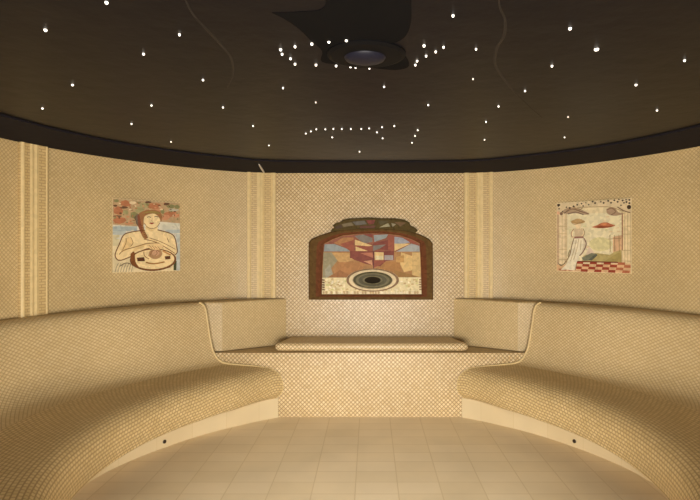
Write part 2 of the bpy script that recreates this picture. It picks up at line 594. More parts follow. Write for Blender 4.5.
# rounded nosing slab on top of the ledge
x0, x1 = -.180 * D, .186 * D
def slab():
    bm = bmesh.new(); l = uvl(bm)
    r = .037; zc = ZL + .001 + r
    yf = .925 * D + r
    prof = [(D - .012, zc + r)]
    for k in range(0, 13):
        a = math.pi / 2 + k * math.pi / 12
        prof.append((yf + r * math.cos(a), zc + r * math.sin(a)))
    prof += [(yf + .02, zc - r), (yf + .02, ZL + .001), (D - .012, ZL + .001)]
    xs = [x0, x0 + .010, x0 + .028] + [x0 + .05 + (x1 - x0 - .1) * k / 40 for k in range(41)] + [x1 - .028, x1 - .010, x1]
    rows = []
    for x in xs:
        d = min(x - x0, x1 - x); k = 1 if d >= .045 else math.sqrt(max(0, 1 - (1 - d / .045) ** 2)) * .72 + .28
        rows.append([bm.verts.new((x * (.88 if y > D - .03 else 1), y if y > yf + .001 else yf + (y - yf) * k, zc + (z - zc) * (k if y <= yf + .02 else 1))) for y, z in prof])
    for a in range(len(rows) - 1):
        v = 0
        for i in range(len(prof)):
            j = (i + 1) % len(prof); dv = math.dist(prof[i], prof[j])
            f = bm.faces.new((rows[a][i], rows[a][j], rows[a + 1][j], rows[a + 1][i])); f.smooth = True
            for lp, uv in zip(f.loops, ((xs[a], v), (xs[a], v + dv), (xs[a + 1], v + dv), (xs[a + 1], v))): lp[l].uv = uv
            v += dv
    bm.faces.new(rows[0]); bm.faces.new(rows[-1][::-1])
    return bm
nz = link('nosing', slab(), M_NOSE); child(nz, root)
nz['label'] = 'pale rounded mosaic slab on the front of the ledge'

# corner boxes standing on the ledge
def corner_box(sgn, label):
    A, B, C = (.171 * D, .997 * D), (.280 * D, .9285 * D), (.343 * D, .9205 * D)
    bl = back_line(A[0], C[0], .010)
    poly = [(sgn * x, y) for x, y in [B] + bl[:1] + bl[1:] + [C]]
    # de-duplicate near points
    out = []
    for p in poly:
        if not out or math.dist(p, out[-1]) > .006: out.append(p)
    bm = prism(out, ZL + .004, 1.003)
    ed = [e for e in bm.edges if all(abs(v.co.z - 1.003) < 1e-4 for v in e.verts) and (e.verts[0].co.y + e.verts[1].co.y) / 2 < .966 * D]
    bmesh.ops.bevel(bm, geom=ed, offset=.014, segments=3, affect='EDGES', profile=.5)
    bmesh.ops.recalc_face_normals(bm, faces=bm.faces)
    box_uv(bm)
    root = thing('corner_pedestal', (sgn * .26 * D, .95 * D, ZL), label, 'pedestal', 'mosaic blocks on the ledge')
    o = link('block', bm, M_SIDE); child(o, root)
    return root
corner_box(-1, 'gold mosaic corner block on the ledge beside the left bench backrest')
corner_box(1, 'gold mosaic corner block on the ledge beside the right bench backrest')

# ---------------------------------------------------------------- murals
PAL = {}
def pm(c, rough=.5, scale=42, vary=.12):
    if c not in PAL: PAL[c] = plain('mosaic_%02x%02x%02x' % c, c, rough, vary, scale, .15)
    return PAL[c]

class Pic:
    """flat mosaic picture: coloured tiles laid on a board in (u, v) picture units, v downwards."""
    def __init__(s, place): s.place = place; s.parts = {}; s.k = 0
    def part(s, name):
        s.cur = s.parts.setdefault(name, [])
    def poly(s, pts, c):
        s.k += 1
        out = []
        for p in pts:
            if not out or math.dist(p, out[-1]) > .05: out.append(p)
        if math.dist(out[0], out[-1]) < .05: out.pop()
        pts = out; s.cur.append((pts, c, .0005 + .00002 * s.k))
    def ell(s, cx_, cy_, rx, ry, c, n=28, a0=0, a1=360):
        s.poly([(cx_ + rx * math.cos((a0 + (a1 - a0) * i / n) * RAD), cy_ + ry * math.sin((a0 + (a1 - a0) * i / n) * RAD)) for i in range(n if a1 - a0 == 360 else n + 1)], c)
    def line(s, pts, w, c, sm=True):
        if sm and len(pts) > 2: pts = catmull(pts, 5)
        L, R = [], []
        for i, p in enumerate(pts):
            a, b = pts[max(i - 1, 0)], pts[min(i + 1, len(pts) - 1)]
            dx, dy = b[0] - a[0], b[1] - a[1]; d = math.hypot(dx, dy) or 1
            ww = w / 2
            L.append((p[0] - dy / d * ww, p[1] + dx / d * ww)); R.append((p[0] + dy / d * ww, p[1] - dx / d * ww))
        s.k += 1
        for i in range(len(pts) - 1): s.cur.append(([L[i], L[i + 1], R[i + 1], R[i]], c, .0005 + .00002 * s.k))
    def arc(s, cx_, cy_, rx, ry, a0, a1, w, c, n=20):
        s.line([(cx_ + rx * math.cos((a0 + (a1 - a0) * i / n) * RAD), cy_ + ry * math.sin((a0 + (a1 - a0) * i / n) * RAD)) for i in range(n + 1)], w, c, False)
    def build(s, root, umin, umax, strips, labels={}):
        for name, polys in s.parts.items():
            bm = bmesh.new(); mats = []; idx = {}
            for pts, c, h in polys:
                if c not in idx: idx[c] = len(mats); mats.append(pm(c))
                us = [p[0] for p in pts]; lo, hi = min(us), max(us)
                cuts = [umin + (umax - umin) * k / strips for k in range(1, strips)]
                tmp = bmesh.new()
                vs = [tmp.verts.new((u, v, 0)) for u, v in pts]
                try: tmp.faces.new(vs)
                except ValueError: tmp.free(); continue
                tmp.normal_update()
                bmesh.ops.triangulate(tmp, faces=tmp.faces[:])
                for cu in cuts:
                    if lo < cu < hi:
                        bmesh.ops.bisect_plane(tmp, geom=tmp.verts[:] + tmp.edges[:] + tmp.faces[:], plane_co=(cu, 0, 0), plane_no=(1, 0, 0))
                mp = {v: bm.verts.new(s.place(min(max(v.co.x, umin), umax), v.co.y, h)) for v in tmp.verts}
                for f in tmp.faces:
                    try: nf = bm.faces.new([mp[v] for v in f.verts])
                    except ValueError: continue
                    nf.material_index = idx[c]
                tmp.free()
            o = link(name, bm, mats, recalc=False)
            # face the room
            me = o.data
            child(o, root)
            if name in labels: o['label'] = labels[name]

# --- side murals sit on a shallow curved board that follows the wall
ZT_M, ZB_M = EYE + .409, EYE - .183
def side_mural(sgn, qa, qb, uL, uR, ytL, ytR, yb, zt, zb, draw, label, labels):
    """qa: pixel distance of the picture edge nearest the back corner; u runs left to right in the photo."""
    s1, s2 = s_of_ratio(qa), s_of_ratio(qb)
    def place(u, v, h):
        f = (u - uL) / (uR - uL)
        s = (s2 + (s1 - s2) * f) if sgn < 0 else (s1 + (s2 - s1) * f)
        yt = ytL + (ytR - ytL) * f
        g = (v - yt) / (yb - yt)
        t = min(max((s - s1) / (s2 - s1), 0), 1) * 14      # facets of the board
        k = min(int(t), 13)
        e0, e1 = (side_at(s1 + (s2 - s1) * m / 14, .012 + h) for m in (k, k + 1))
        p = e0.lerp(e1, t - k)
        return (sgn * p.x, p.y, zt + (zb - zt) * min(max(g, 0), 1))
    mid = side_at((s1 + s2) / 2)
    root = thing('mosaic_mural', (sgn * mid.x, mid.y, zb), label, 'mural', None)
    # board with thickness
    bm = bmesh.new(); n = 14; R = []
    for i in range(n + 1):
        s = s1 + (s2 - s1) * i / n
        a = side_at(s, .012); b = side_at(s, .0015)
        R.append([bm.verts.new((sgn * p.x, p.y, z)) for p, z in ((a, zb), (a, zt), (b, zt), (b, zb))])
    for A, B in zip(R, R[1:]):
        for k in range(4): bm.faces.new((A[k], A[(k + 1) % 4], B[(k + 1) % 4], B[k]))
    bm.faces.new(R[0]); bm.faces.new(R[-1][::-1])
    child(link('picture_panel', bm, pm((222, 203, 160))), root)
    P = Pic(place); draw(P); P.build(root, uL, uR, 14, labels)
    return root

def draw_woman(P):
    rnd = random.Random(3)
    P.part('sky')
    P.poly([(88, 175), (420, 185), (420, 300), (88, 300)], (214, 206, 184))
    for a, b, c in (((88, 205), (205, 228), (168, 176, 172)), ((88, 228), (150, 246), (184, 188, 178)), ((320, 190), (420, 225), (205, 200, 178)),
                    ((345, 222), (420, 240), (178, 184, 178)), ((400, 245), (420, 429), (186, 188, 176)), ((88, 246), (120, 300), (206, 192, 152))):
        P.poly([a, (b[0], a[1]), b, (a[0], b[1])], c)
    for i in range(30):
        x, y = rnd.uniform(92, 405), rnd.uniform(200, 300)
        P.poly([(x, y), (x + 14, y - 2), (x + 15, y + 4), (x + 1, y + 5)], rnd.choice([(210, 204, 186), (180, 184, 176), (200, 192, 165)]))
    P.part('garden')
    P.poly([(88, 70), (420, 88), (420, 190), (300, 180), (200, 205), (88, 196)], (184, 154, 114))
    def blob(x, y, rx, ry, c):
        P.poly([(x + rx * math.cos(t * .785) * rnd.uniform(.75, 1.15), y + ry * math.sin(t * .785) * rnd.uniform(.75, 1.15)) for t in range(8)], c)
    red, red2, grn, grn2, dk, cr = (178, 116, 80), (196, 140, 102), (134, 130, 86), (162, 154, 108), (106, 76, 54), (216, 194, 154)
    for b in ((112, 130, 24, 22, red), (120, 175, 30, 18, red), (150, 92, 30, 16, red), (182, 88, 18, 10, cr), (105, 80, 14, 9, grn),
              (215, 122, 24, 18, grn2), (190, 150, 22, 16, grn), (205, 165, 16, 18, (108, 92, 66)), (240, 100, 26, 14, grn2), (292, 102, 36, 16, red), (300, 128, 30, 12, red2),
              (350, 92, 18, 8, dk), (372, 104, 24, 10, grn), (406, 106, 14, 12, grn), (385, 122, 30, 8, (176, 172, 150)), (370, 142, 40, 14, red), (400, 150, 20, 12, red2),
              (345, 160, 22, 16, red2), (330, 130, 12, 14, grn), (150, 135, 14, 12, grn2), (140, 112, 20, 7, dk), (100, 104, 12, 6, dk), (110, 155, 26, 4, dk), (165, 190, 22, 8, red2), (258, 84, 16, 6, dk)):
        blob(*b)
    for i in range(70):
        x = rnd.uniform(92, 412); y = rnd.uniform(84, 190 if (x < 190 or x > 330) else 125)
        blob(x, y, rnd.uniform(3, 8), rnd.uniform(2, 5), rnd.choice([red, red2, grn, grn2, dk, cr, (150, 110, 70)]))
    skin, skin2, br, br2 = (232, 206, 154), (222, 190, 134), (112, 72, 40), (146, 104, 62)
    P.part('drape')
    P.poly([(90, 362), (180, 360), (190, 429), (90, 429)], (216, 198, 156))
    for k in range(7):
        x = 98 + k * 13; P.line([(x, 428), (x + 6, 405), (x + 16, 385)], 3, (150, 136, 110))
    P.line([(120, 400), (150, 385), (175, 392)], 5, (120, 104, 80))
    P.part('dark_sash')
    P.poly([(386, 380), (402, 380), (400, 428), (386, 428)], (74, 76, 48))
    P.part('painted_figure')
    # torso, shoulders, arms
    P.poly(catmull([(240, 222), (190, 228), (150, 238), (132, 255), (118, 290), (98, 338), (104, 362), (124, 370), (170, 352), (235, 322), (300, 312), (345, 330),
                    (392, 350), (404, 336), (400, 300), (392, 262), (370, 240), (330, 228), (305, 220), (240, 222)], 4), skin)
    P.poly(catmull([(150, 262), (170, 258), (182, 285), (172, 305), (140, 330), (128, 322), (150, 262)], 4), skin2)
    P.poly(catmull([(205, 300), (250, 288), (230, 310), (180, 330), (205, 300)], 4), skin2)
    P.poly([(246, 195), (304, 200), (308, 226), (276, 240), (242, 226)], skin)
    P.poly([(250, 205), (280, 222), (300, 208), (300, 215), (276, 230), (248, 215)], skin2)
    P.ell(277, 174, 41, 40, skin)
    # hair with long plait
    P.poly(catmull([(206, 160), (216, 138), (246, 124), (288, 122), (318, 134), (328, 158), (322, 182), (312, 160), (290, 142), (262, 144), (240, 156), (234, 182), (236, 210),
                    (244, 235), (256, 258), (244, 268), (230, 256), (218, 228), (206, 195), (206, 160)], 4), (156, 110, 70))
    P.poly(catmull([(228, 142), (262, 128), (300, 130), (318, 140), (300, 142), (262, 138), (228, 142)], 4), (150, 128, 72))
    P.poly([(196, 148), (212, 142), (222, 196), (214, 214), (198, 190)], (118, 100, 82))
    P.poly([(206, 150), (214, 146), (224, 190), (232, 232), (222, 240), (210, 205)], (134, 80, 56))
    for k in range(6): P.line([(216 + k * 5, 196 + k * 12), (232 + k * 5, 202 + k * 12)], 3, br)
    P.line([(252, 160), (262, 157), (272, 160)], 3.5, (96, 72, 50)); P.line([(288, 158), (298, 155), (308, 158)], 3.5, (96, 72, 50))
    P.line([(278, 162), (276, 176), (280, 179)], 2, br2)
    P.poly([(262, 189), (270, 185), (275, 187), (281, 185), (289, 188), (276, 195)], (146, 60, 48))
    P.line([(240, 190), (254, 208), (276, 216), (300, 208), (316, 188)], 3, br2)
    # outlines
    P.line([(240, 224), (190, 230), (150, 240), (133, 256), (119, 290), (99, 338), (104, 362), (124, 371), (172, 354), (235, 322), (300, 308)], 5, br)
    P.line([(304, 222), (330, 229), (370, 241), (392, 262), (401, 300), (405, 336), (392, 350)], 5, br)
    P.line([(118, 342), (140, 322), (200, 305), (255, 290), (310, 288)], 4, br2)
    P.line([(236, 268), (290, 282), (340, 308), (392, 342)], 4, br2)
    P.line([(262, 262), (310, 278), (352, 298), (396, 322)], 3, br2)
    P.line([(172, 258), (184, 285), (172, 304)], 3, br2); P.line([(352, 262), (362, 285)], 3, br2)
    P.line([(134, 320), (150, 285), (150, 262)], 3, br2)
    for k in range(4): P.line([(296 + k * 7, 292 + k * 4), (312 + k * 7, 304 + k * 4)], 2.5, br2)
    P.part('painted_drum')
    P.ell(284, 372, 116, 56, (118, 74, 40)); P.ell(284, 370, 106, 49, (230, 204, 152))
    P.poly(catmull([(172, 340), (190, 330), (196, 380), (214, 410), (192, 400), (172, 370), (172, 340)], 4), (122, 74, 40))
    P.poly(catmull([(258, 352), (266, 328), (290, 316), (318, 322), (328, 344), (312, 364), (284, 368), (258, 352)], 4), (176, 136, 96))
    P.poly(catmull([(276, 346), (284, 326), (308, 326), (314, 344), (294, 352), (276, 346)], 4), (196, 152, 118))
    P.line([(268, 350), (276, 330), (296, 322), (314, 334)], 3, (140, 98, 66)); P.line([(290, 352), (302, 340), (298, 328)], 3, (140, 98, 66))
    P.line([(236, 330), (240, 352), (262, 368)], 4, br2); P.line([(330, 328), (352, 340), (372, 350)], 8, (190, 138, 82))
    P.poly([(202, 360), (238, 358), (242, 378), (206, 378)], (84, 50, 30)); P.poly([(340, 356), (368, 354), (370, 370), (344, 372)], (96, 58, 34))
    P.line([(246, 384), (286, 392), (340, 384)], 7, (158, 112, 62))
    P.line([(178, 395), (230, 420), (300, 426), (370, 410)], 4, br)
    P.poly(catmull([(250, 292), (300, 290), (330, 300), (322, 318), (290, 322), (260, 312), (250, 292)], 4), (228, 196, 142))
    for k in range(4): P.line([(262 + k * 14, 300 + k * 2), (278 + k * 13, 316 + k)], 2.5, br2)

def draw_checker(P):
    rnd = random.Random(5)
    ln, ln2, dk = (150, 122, 84), (178, 152, 110), (66, 50, 36)
    P.part('sky')
    P.poly([(112, 128), (390, 128), (390, 380), (112, 380)], (222, 208, 168))
    for i in range(45):
        x, y = rnd.uniform(118, 370), rnd.uniform(130, 330)
        P.poly([(x, y), (x + 16, y - 1), (x + 17, y + 5), (x + 1, y + 6)], rnd.choice([(222, 208, 170), (206, 200, 152), (228, 210, 168), (216, 190, 150)]))
    P.ell(284, 288, 56, 36, (212, 200, 148))
    P.poly([(228, 300), (255, 335), (210, 345)], (214, 190, 164))
    P.part('hills')
    P.poly([(200, 348), (262, 334), (330, 342), (372, 312), (394, 310), (394, 380), (190, 380)], (178, 160, 104))
    P.poly([(190, 360), (240, 334), (270, 340), (240, 372), (200, 376)], (120, 120, 96))
    P.poly([(225, 370), (262, 338), (270, 346), (240, 374)], (92, 92, 78))
    P.poly([(300, 378), (372, 330), (394, 330), (394, 378)], (164, 146, 88))
    P.poly([(345, 250), (392, 240), (392, 312), (345, 330)], (208, 168, 128)); 
    for k in range(3): P.line([(330 + k * 22, 240), (332 + k * 22, 326)], 3, ln)
    P.line([(322, 262), (392, 256)], 3, ln)
    P.part('cloud')
    P.poly(catmull([(240, 200), (268, 190), (290, 178), (316, 176), (334, 184), (356, 192), (330, 202), (290, 206), (255, 204), (240, 200)], 4), (182, 110, 76))
    P.poly(catmull([(256, 200), (285, 194), (320, 196), (350, 194), (318, 203), (280, 205), (256, 200)], 3), (140, 72, 42))
    P.poly(catmull([(280, 184), (300, 180), (318, 184), (300, 190), (280, 184)], 3), (202, 132, 88))
    P.part('arch_frame')
    P.poly([(62, 128), (116, 128), (116, 432), (62, 432)], (222, 200, 160)); P.poly([(386, 122), (432, 122), (432, 432), (386, 432)], (222, 200, 156))
    for x in (66, 72, 90, 106, 114): P.line([(x, 130), (x, 400)], 3 if x != 90 else 2, (158, 116, 84) if x < 80 else ln2)
    for x in (388, 402, 416, 428): P.line([(x, 124), (x, 380)], 2.5, ln2)
    P.line([(390, 128), (390, 320)], 5, (150, 100, 72))
    for y in (196, 236, 318, 372): P.line([(64, y), (114, y)], 2.5, ln2); P.line([(388, y), (430, y)], 2.5, ln2)
    P.poly([(62, 78), (432, 56), (432, 126), (400, 120), (330, 100), (245, 98), (180, 104), (110, 130), (62, 130)], (214, 192, 152))
    P.poly(catmull([(84, 122), (120, 98), (168, 100), (196, 112), (230, 132), (200, 136), (160, 128), (120, 132), (84, 122)], 4), (172, 146, 116))
    P.line([(100, 128), (140, 106), (184, 118), (226, 132)], 5, (124, 96, 76)); P.line([(120, 132), (160, 122), (200, 136)], 4, (112, 92, 78)); P.line([(150, 92), (172, 112), (196, 100)], 4, ln)
    P.poly(catmull([(312, 108), (334, 98), (356, 104), (372, 126), (398, 132), (366, 142), (334, 140), (316, 128), (312, 108)], 4), (168, 140, 112))
    P.line([(316, 112), (340, 104), (358, 122), (336, 138)], 5, (130, 102, 78)); P.line([(366, 98), (398, 118), (428, 128)], 5, (120, 92, 66))
    P.line([(110, 112), (180, 98), (245, 96), (330, 98), (396, 122)], 3, ln)
    for x, y in ((70, 90), (74, 104), (92, 118), (112, 96), (130, 100), (150, 92), (168, 84), (190, 78), (198, 90), (212, 74), (226, 84), (246, 68), (258, 76), (286, 70), (300, 76), (322, 66), (336, 76), (352, 64), (368, 72), (374, 60), (392, 66),
                 (408, 62), (398, 78), (410, 74), (424, 64), (384, 90), (424, 80)):
        w = rnd.uniform(4, 7)
        P.poly([(x - w, y), (x, y - w * .9), (x + w, y), (x, y + w * .9)], dk)
    P.ell(422, 100, 10, 11, dk); P.ell(72, 84, 9, 6, dk); P.ell(86, 130, 8, 9, (120, 92, 72))
    P.ell(70, 126, 8, 9, (226, 178, 140))
    P.part('checkered_floor')
    P.poly([(62, 400), (430, 384), (430, 432), (62, 432)], (212, 172, 128))
    for r in range(4):
        for c in range(8):
            if (r + c) % 2 == 0:
                y0 = 379 + r * 13.5; sh = 4 * r
                x0 = 166 + c * 34 - sh
                P.poly([(x0, y0), (min(x0 + 34, 430), y0), (min(x0 + 32, 430), y0 + 13.5), (x0 - 3, y0 + 13.5)], (150, 64, 44) if c < 6 else (176, 104, 72))
    P.line([(166, 380), (370, 380)], 6, (118, 52, 38))
    for x in (72, 122, 90): P.poly([(x, 420), (x + 26, 418), (x + 22, 430), (x + 2, 430)], (172, 110, 76))
    P.part('painted_figure')
    sk, dr, dr2 = (230, 204, 160), (224, 212, 182), (202, 186, 156)
    P.poly(catmull([(158, 250), (200, 252), (212, 285), (202, 320), (186, 345), (166, 385), (158, 425), (112, 424), (84, 426), (110, 398), (128, 360), (140, 300), (150, 262), (158, 250)], 4), dr)
    P.poly(catmull([(196, 258), (212, 285), (200, 322), (190, 338), (200, 290), (196, 258)], 3), dr2)
    P.poly([(152, 208), (196, 206), (198, 240), (190, 254), (158, 254)], (206, 182, 146))
    P.poly([(164, 195), (184, 195), (186, 210), (162, 210)], sk); P.ell(172, 186, 17, 18, sk)
    P.ell(172, 172, 36, 11, (176, 142, 92)); P.ell(174, 166, 22, 10, (190, 156, 106))
    P.line([(138, 176), (160, 186), (206, 168)], 3, ln)
    P.line([(152, 212), (140, 232), (144, 252), (166, 258)], 6, sk); P.line([(196, 210), (204, 230), (190, 250)], 6, sk)
    P.line([(150, 210), (138, 232), (142, 254)], 3, (150, 96, 70)); P.line([(198, 208), (206, 232), (194, 254)], 3, ln)
    P.poly([(154, 250), (200, 248), (202, 258), (152, 260)], (152, 108, 92))
    P.line([(152, 258), (140, 300), (128, 352), (96, 398), (72, 396)], 5, (142, 118, 88)); P.line([(202, 258), (214, 288), (200, 326), (180, 350)], 6, (138, 108, 92))
    P.line([(176, 262), (168, 310), (150, 372)], 3, ln2); P.line([(188, 270), (184, 320)], 3, ln2); P.line([(164, 268), (152, 320), (134, 380)], 3, ln2)
    P.line([(130, 320), (122, 352), (128, 356)], 5, (140, 122, 84)); P.line([(70, 390), (84, 404), (104, 392)], 4, (124, 112, 84))
    P.line([(158, 426), (166, 388)], 4, ln)

side_mural(-1, 190.5, 258, 88, 420, 68, 86, 431, ZT_M + .006, ZB_M, draw_woman,
           'mosaic picture of a bare-shouldered woman resting her hands on a drum, on left wall', {})
side_mural(1, 187, 262, 60, 432, 74, 54, 435, ZT_M + .006, ZB_M - .006, draw_checker,
           'mosaic picture of a slim figure in a long pale dress above red checkered floor', {})

# --- arched mural on the back wall; drawn in crop units (5 per photo pixel)
YB = D - .002
def back_place(u, v, h):
    px, py = 300 + u / 5, 210 + v / 5
    return ((px - PX0) / FPX * D, YB - .010 - h, EYE - (py - PY0) / FPX * D)
def bp2(u, v): p = back_place(u, v, 0); return p[0], p[2]
mur = thing('arched_mural', (bp2(353, 445)[0], YB, bp2(353, 445)[1]), 'large arched mosaic mural with dark brown frame and oval eye on the back wall', 'mural')
OUT = [(45, 447), (44, 300), (45, 162), (58, 146), (100, 128), (150, 112), (205, 101), (290, 96), (360, 94), (440, 96), (510, 101), (560, 110), (605, 126), (645, 146), (662, 166), (664, 300), (664, 447)]
INN = [(110, 421), (112, 300), (120, 170), (165, 146), (215, 128), (290, 120), (360, 117), (430, 119), (500, 128), (556, 146), (598, 168), (605, 300), (607, 421)]
def extrude_ring(outer, inner, dep, bev, mat, name, root):
    """picture frame: outer and inner closed outlines, front edges chamfered."""
    n = 72
    def closed(P):
        return even(P + [P[0]], n + 1)[:-1]
    # resample both by matching fraction along the perimeter measured from bottom left
    Oe, Ie = closed(outer), []
    ctr = (353, 300)
    def ray(P, a):
        d = (math.cos(a), math.sin(a)); best = 0
        for p, q in zip(P, P[1:] + P[:1]):
            ax, ay, bx, by = p[0] - ctr[0], p[1] - ctr[1], q[0] - ctr[0], q[1] - ctr[1]
            den = d[0] * (by - ay) - d[1] * (bx - ax)
            if abs(den) < 1e-9: continue
            t = (ax * (by - ay) - ay * (bx - ax)) / den; u_ = (ax * d[1] - ay * d[0]) / den
            if -1e-6 <= u_ <= 1 + 1e-6 and t > 0: best = max(best, t)
        return (ctr[0] + d[0] * best, ctr[1] + d[1] * best)
    corners = [math.atan2(p[1] - ctr[1], p[0] - ctr[0]) for p in outer + inner]
    angs = sorted(set([round(a, 4) for a in corners] + [round(-math.pi + 2 * math.pi * k / n, 4) for k in range(n)]))
    bm = bmesh.new(); rows = []
    for a in angs:
        o_, i_ = ray(outer, a), ray(inner, a)
        mix = lambda t: (o_[0] + (i_[0] - o_[0]) * t, o_[1] + (i_[1] - o_[1]) * t)
        prof = [(0, 0), (0, dep * .7), (.10, dep * .95), (.38, dep), (.55, dep * .97), (.72, dep * .9), (.88, dep * .75), (1, dep * .45), (1, 0)]
        r = []
        for t, h in prof:
            x, z = bp2(*mix(t)); r.append(bm.verts.new((x, YB - h, z)))
        rows.append(r)
    for A, B in zip(rows, rows[1:] + rows[:1]):
        for k in range(len(A)):
            f = bm.faces.new((A[k], A[(k + 1) % len(A)], B[(k + 1) % len(B)], B[k]))
            f.material_index = 1 if 4 <= k <= 6 else 0
    o = link(name, bm, mat); child(o, root); return o
M_FRAME = plain('frame_brown_stone', (96, 72, 40), .7, .16, 40, .06)
M_FRAME2 = plain('frame_red_brown_stone', (104, 62, 38), .7, .16, 40, .06)
fr = extrude_ring(OUT, INN, .034, .01, [M_FRAME, M_FRAME2], 'frame', mur)
fr['label'] = 'dark brown stone frame with an arched top'
# panel behind the picture
bm = bmesh.new()
lo = [bm.verts.new((bp2(*p)[0], YB - .001, bp2(*p)[1])) for p in INN]; hi = [bm.verts.new((bp2(*p)[0], YB - .010, bp2(*p)[1])) for p in INN]
bm.faces.new(lo); bm.faces.new(hi[::-1])
for i in range(len(INN)): bm.faces.new((lo[i], lo[(i + 1) % len(INN)], hi[(i + 1) % len(INN)], hi[i]))
child(link('picture_panel', bm, pm((172, 128, 80))), mur)

def draw_back(P):
    rnd = random.Random(9)
    P.part('desert_scene')
    P.poly([(118, 205), (602, 205), (604, 345), (112, 345)], (168, 124, 76))
    for c, pts in (((150, 140, 108), [(118, 212), (160, 212), (190, 250), (150, 300), (130, 340), (114, 340)]), ((192, 152, 96), [(160, 215), (250, 215), (270, 250), (200, 268)]),
                   ((170, 120, 72), [(190, 260), (330, 262), (300, 320), (170, 330)]), ((152, 104, 62), [(130, 345), (200, 300), (260, 330), (230, 345)]),
                   ((212, 178, 116), [(505, 212), (560, 230), (565, 300), (520, 310), (500, 270)]), ((202, 170, 112), [(560, 212), (600, 212), (602, 340), (560, 330)]),
                   ((166, 118, 66), [(400, 262), (500, 255), (505, 330), (450, 320), (400, 300)]), ((190, 146, 84), [(480, 235), (520, 225), (520, 262), (480, 262)]),
                   ((150, 112, 60), [(470, 300), (600, 335), (600, 345), (480, 345)]), ((160, 154, 132), [(124, 300), (150, 270), (165, 320), (130, 342)])):
        P.poly(pts, c)
    P.part('patchwork_sky')
    P.poly([(120, 172), (165, 148), (215, 130), (290, 121), (360, 118), (430, 120), (500, 130), (556, 148), (597, 170), (600, 208), (118, 208)], (138, 84, 62))
    rd, rd2, bl, gr, ye, pk = (124, 62, 48), (146, 80, 58), (142, 148, 146), (122, 114, 104), (214, 182, 124), (200, 146, 108)
    for c, pts in ((bl, [(124, 172), (172, 170), (252, 200), (250, 207), (120, 207)]), ((168, 118, 72), [(170, 166), (215, 138), (268, 138), (262, 196)]), (rd2, [(200, 170), (268, 150), (268, 205), (250, 205)]),
                   (gr, [(272, 130), (320, 122), (362, 126), (362, 160), (320, 168)]), (rd, [(310, 120), (362, 119), (362, 140)]), (ye, [(275, 148), (362, 178), (340, 182), (275, 176)]),
                   (rd2, [(275, 176), (358, 182), (358, 208), (275, 208)]), (ye, [(278, 182), (340, 205), (278, 205)]), (rd, [(250, 205), (370, 205), (370, 252), (250, 240)]),
                   (bl, [(368, 126), (440, 122), (430, 140), (372, 160)]), (rd, [(366, 165), (440, 150), (440, 200), (366, 195)]), (gr, [(366, 178), (430, 172), (400, 192), (366, 205)]),
                   (rd2, [(440, 125), (470, 128), (470, 210), (440, 210)]), ((150, 152, 158), [(472, 134), (520, 140), (560, 160), (520, 168), (472, 168)]), (ye, [(472, 168), (552, 168), (472, 205)]),
                   ((160, 162, 158), [(556, 168), (596, 180), (598, 208), (480, 208)]), (rd2, [(500, 132), (556, 150), (590, 168), (556, 166)])):
        P.poly(pts, c)
    P.part('stepped_blocks')
    for c, pts in (((128, 66, 52), [(262, 205), (470, 205), (470, 250), (430, 255), (400, 282), (330, 270), (262, 245)]), (ye, [(372, 210), (418, 212), (418, 250), (374, 250)]), ((212, 196, 152), [(378, 228), (416, 230), (416, 248), (378, 248)]),
                   ((160, 150, 146), [(422, 226), (466, 226), (466, 250), (422, 250)]), (rd, [(420, 206), (470, 206), (470, 226), (420, 226)]), (pk, [(318, 256), (360, 250), (362, 276)]), (rd2, [(364, 250), (420, 252), (420, 262), (366, 292)]),
                   ((176, 110, 82), [(300, 215), (368, 212), (366, 240)]), ((100, 52, 44), [(364, 205), (371, 205), (370, 292), (365, 292)])):
        P.poly(pts, c)
    P.part('pebble_ground')
    P.poly([(112, 338), (604, 336), (607, 420), (110, 420)], (222, 206, 160))
    for i in range(150):
        x, y = rnd.uniform(116, 590), rnd.uniform(340, 412); w = rnd.uniform(6, 14)
        P.poly([(x, y), (x + w, y - 2), (x + w + 2, y + 5), (x + 2, y + 7)], rnd.choice([(234, 220, 182), (206, 186, 134), (204, 196, 132), (238, 226, 196), (196, 168, 120)]))
    for x in range(114, 604, 13):
        P.poly([(x, 406), (x + 9, 404), (x + 10, 419), (x + 1, 419)], rnd.choice([(228, 212, 176), (190, 160, 120), (236, 222, 190)]))
    for y in range(345, 400, 12): P.poly([(112, y), (124, y + 2), (124, y + 9), (112, y + 8)], (120, 88, 66)); P.poly([(594, y), (606, y), (606, y + 6), (596, y + 7)], (150, 116, 84))
back_pic = Pic(back_place); draw_back(back_pic); back_pic.build(mur, 100, 620, 2)

# oval eye: raised ring, dark bowl, centre
def oval(name, rings, mats, root, label=None):
    bm = bmesh.new(); R = []
    for rx, ry, h, _ in rings:
        R.append([bm.verts.new((bp2(363 + rx * math.cos(k * math.pi / 24), 350 + ry * math.sin(k * math.pi / 24))[0], YB - h,
                                bp2(363 + rx * math.cos(k * math.pi / 24), 350 + ry * math.sin(k * math.pi / 24))[1])) for k in range(48)])
    for i in range(len(R) - 1):
        for k in range(48):
            f = bm.faces.new((R[i][k], R[i][(k + 1) % 48], R[i + 1][(k + 1) % 48], R[i + 1][k])); f.material_index = rings[i][3]; f.smooth = True
    f = bm.faces.new(R[-1]); f.material_index = rings[-1][3]
    bm.faces.new(R[0][::-1])
    o = link(name, bm, mats); child(o, root)
    if label: o['label'] = label
    return o
o = oval('eye_ring', [(133, 58, .010, 0), (131, 57, .017, 1), (118, 52, .019, 0), (112, 49.5, .023, 0), (100, 44, .024, 0), (97, 42, .012, 0)],
     [pm((226, 206, 166)), pm((138, 110, 82))], mur, 'cream ring round the oval eye')
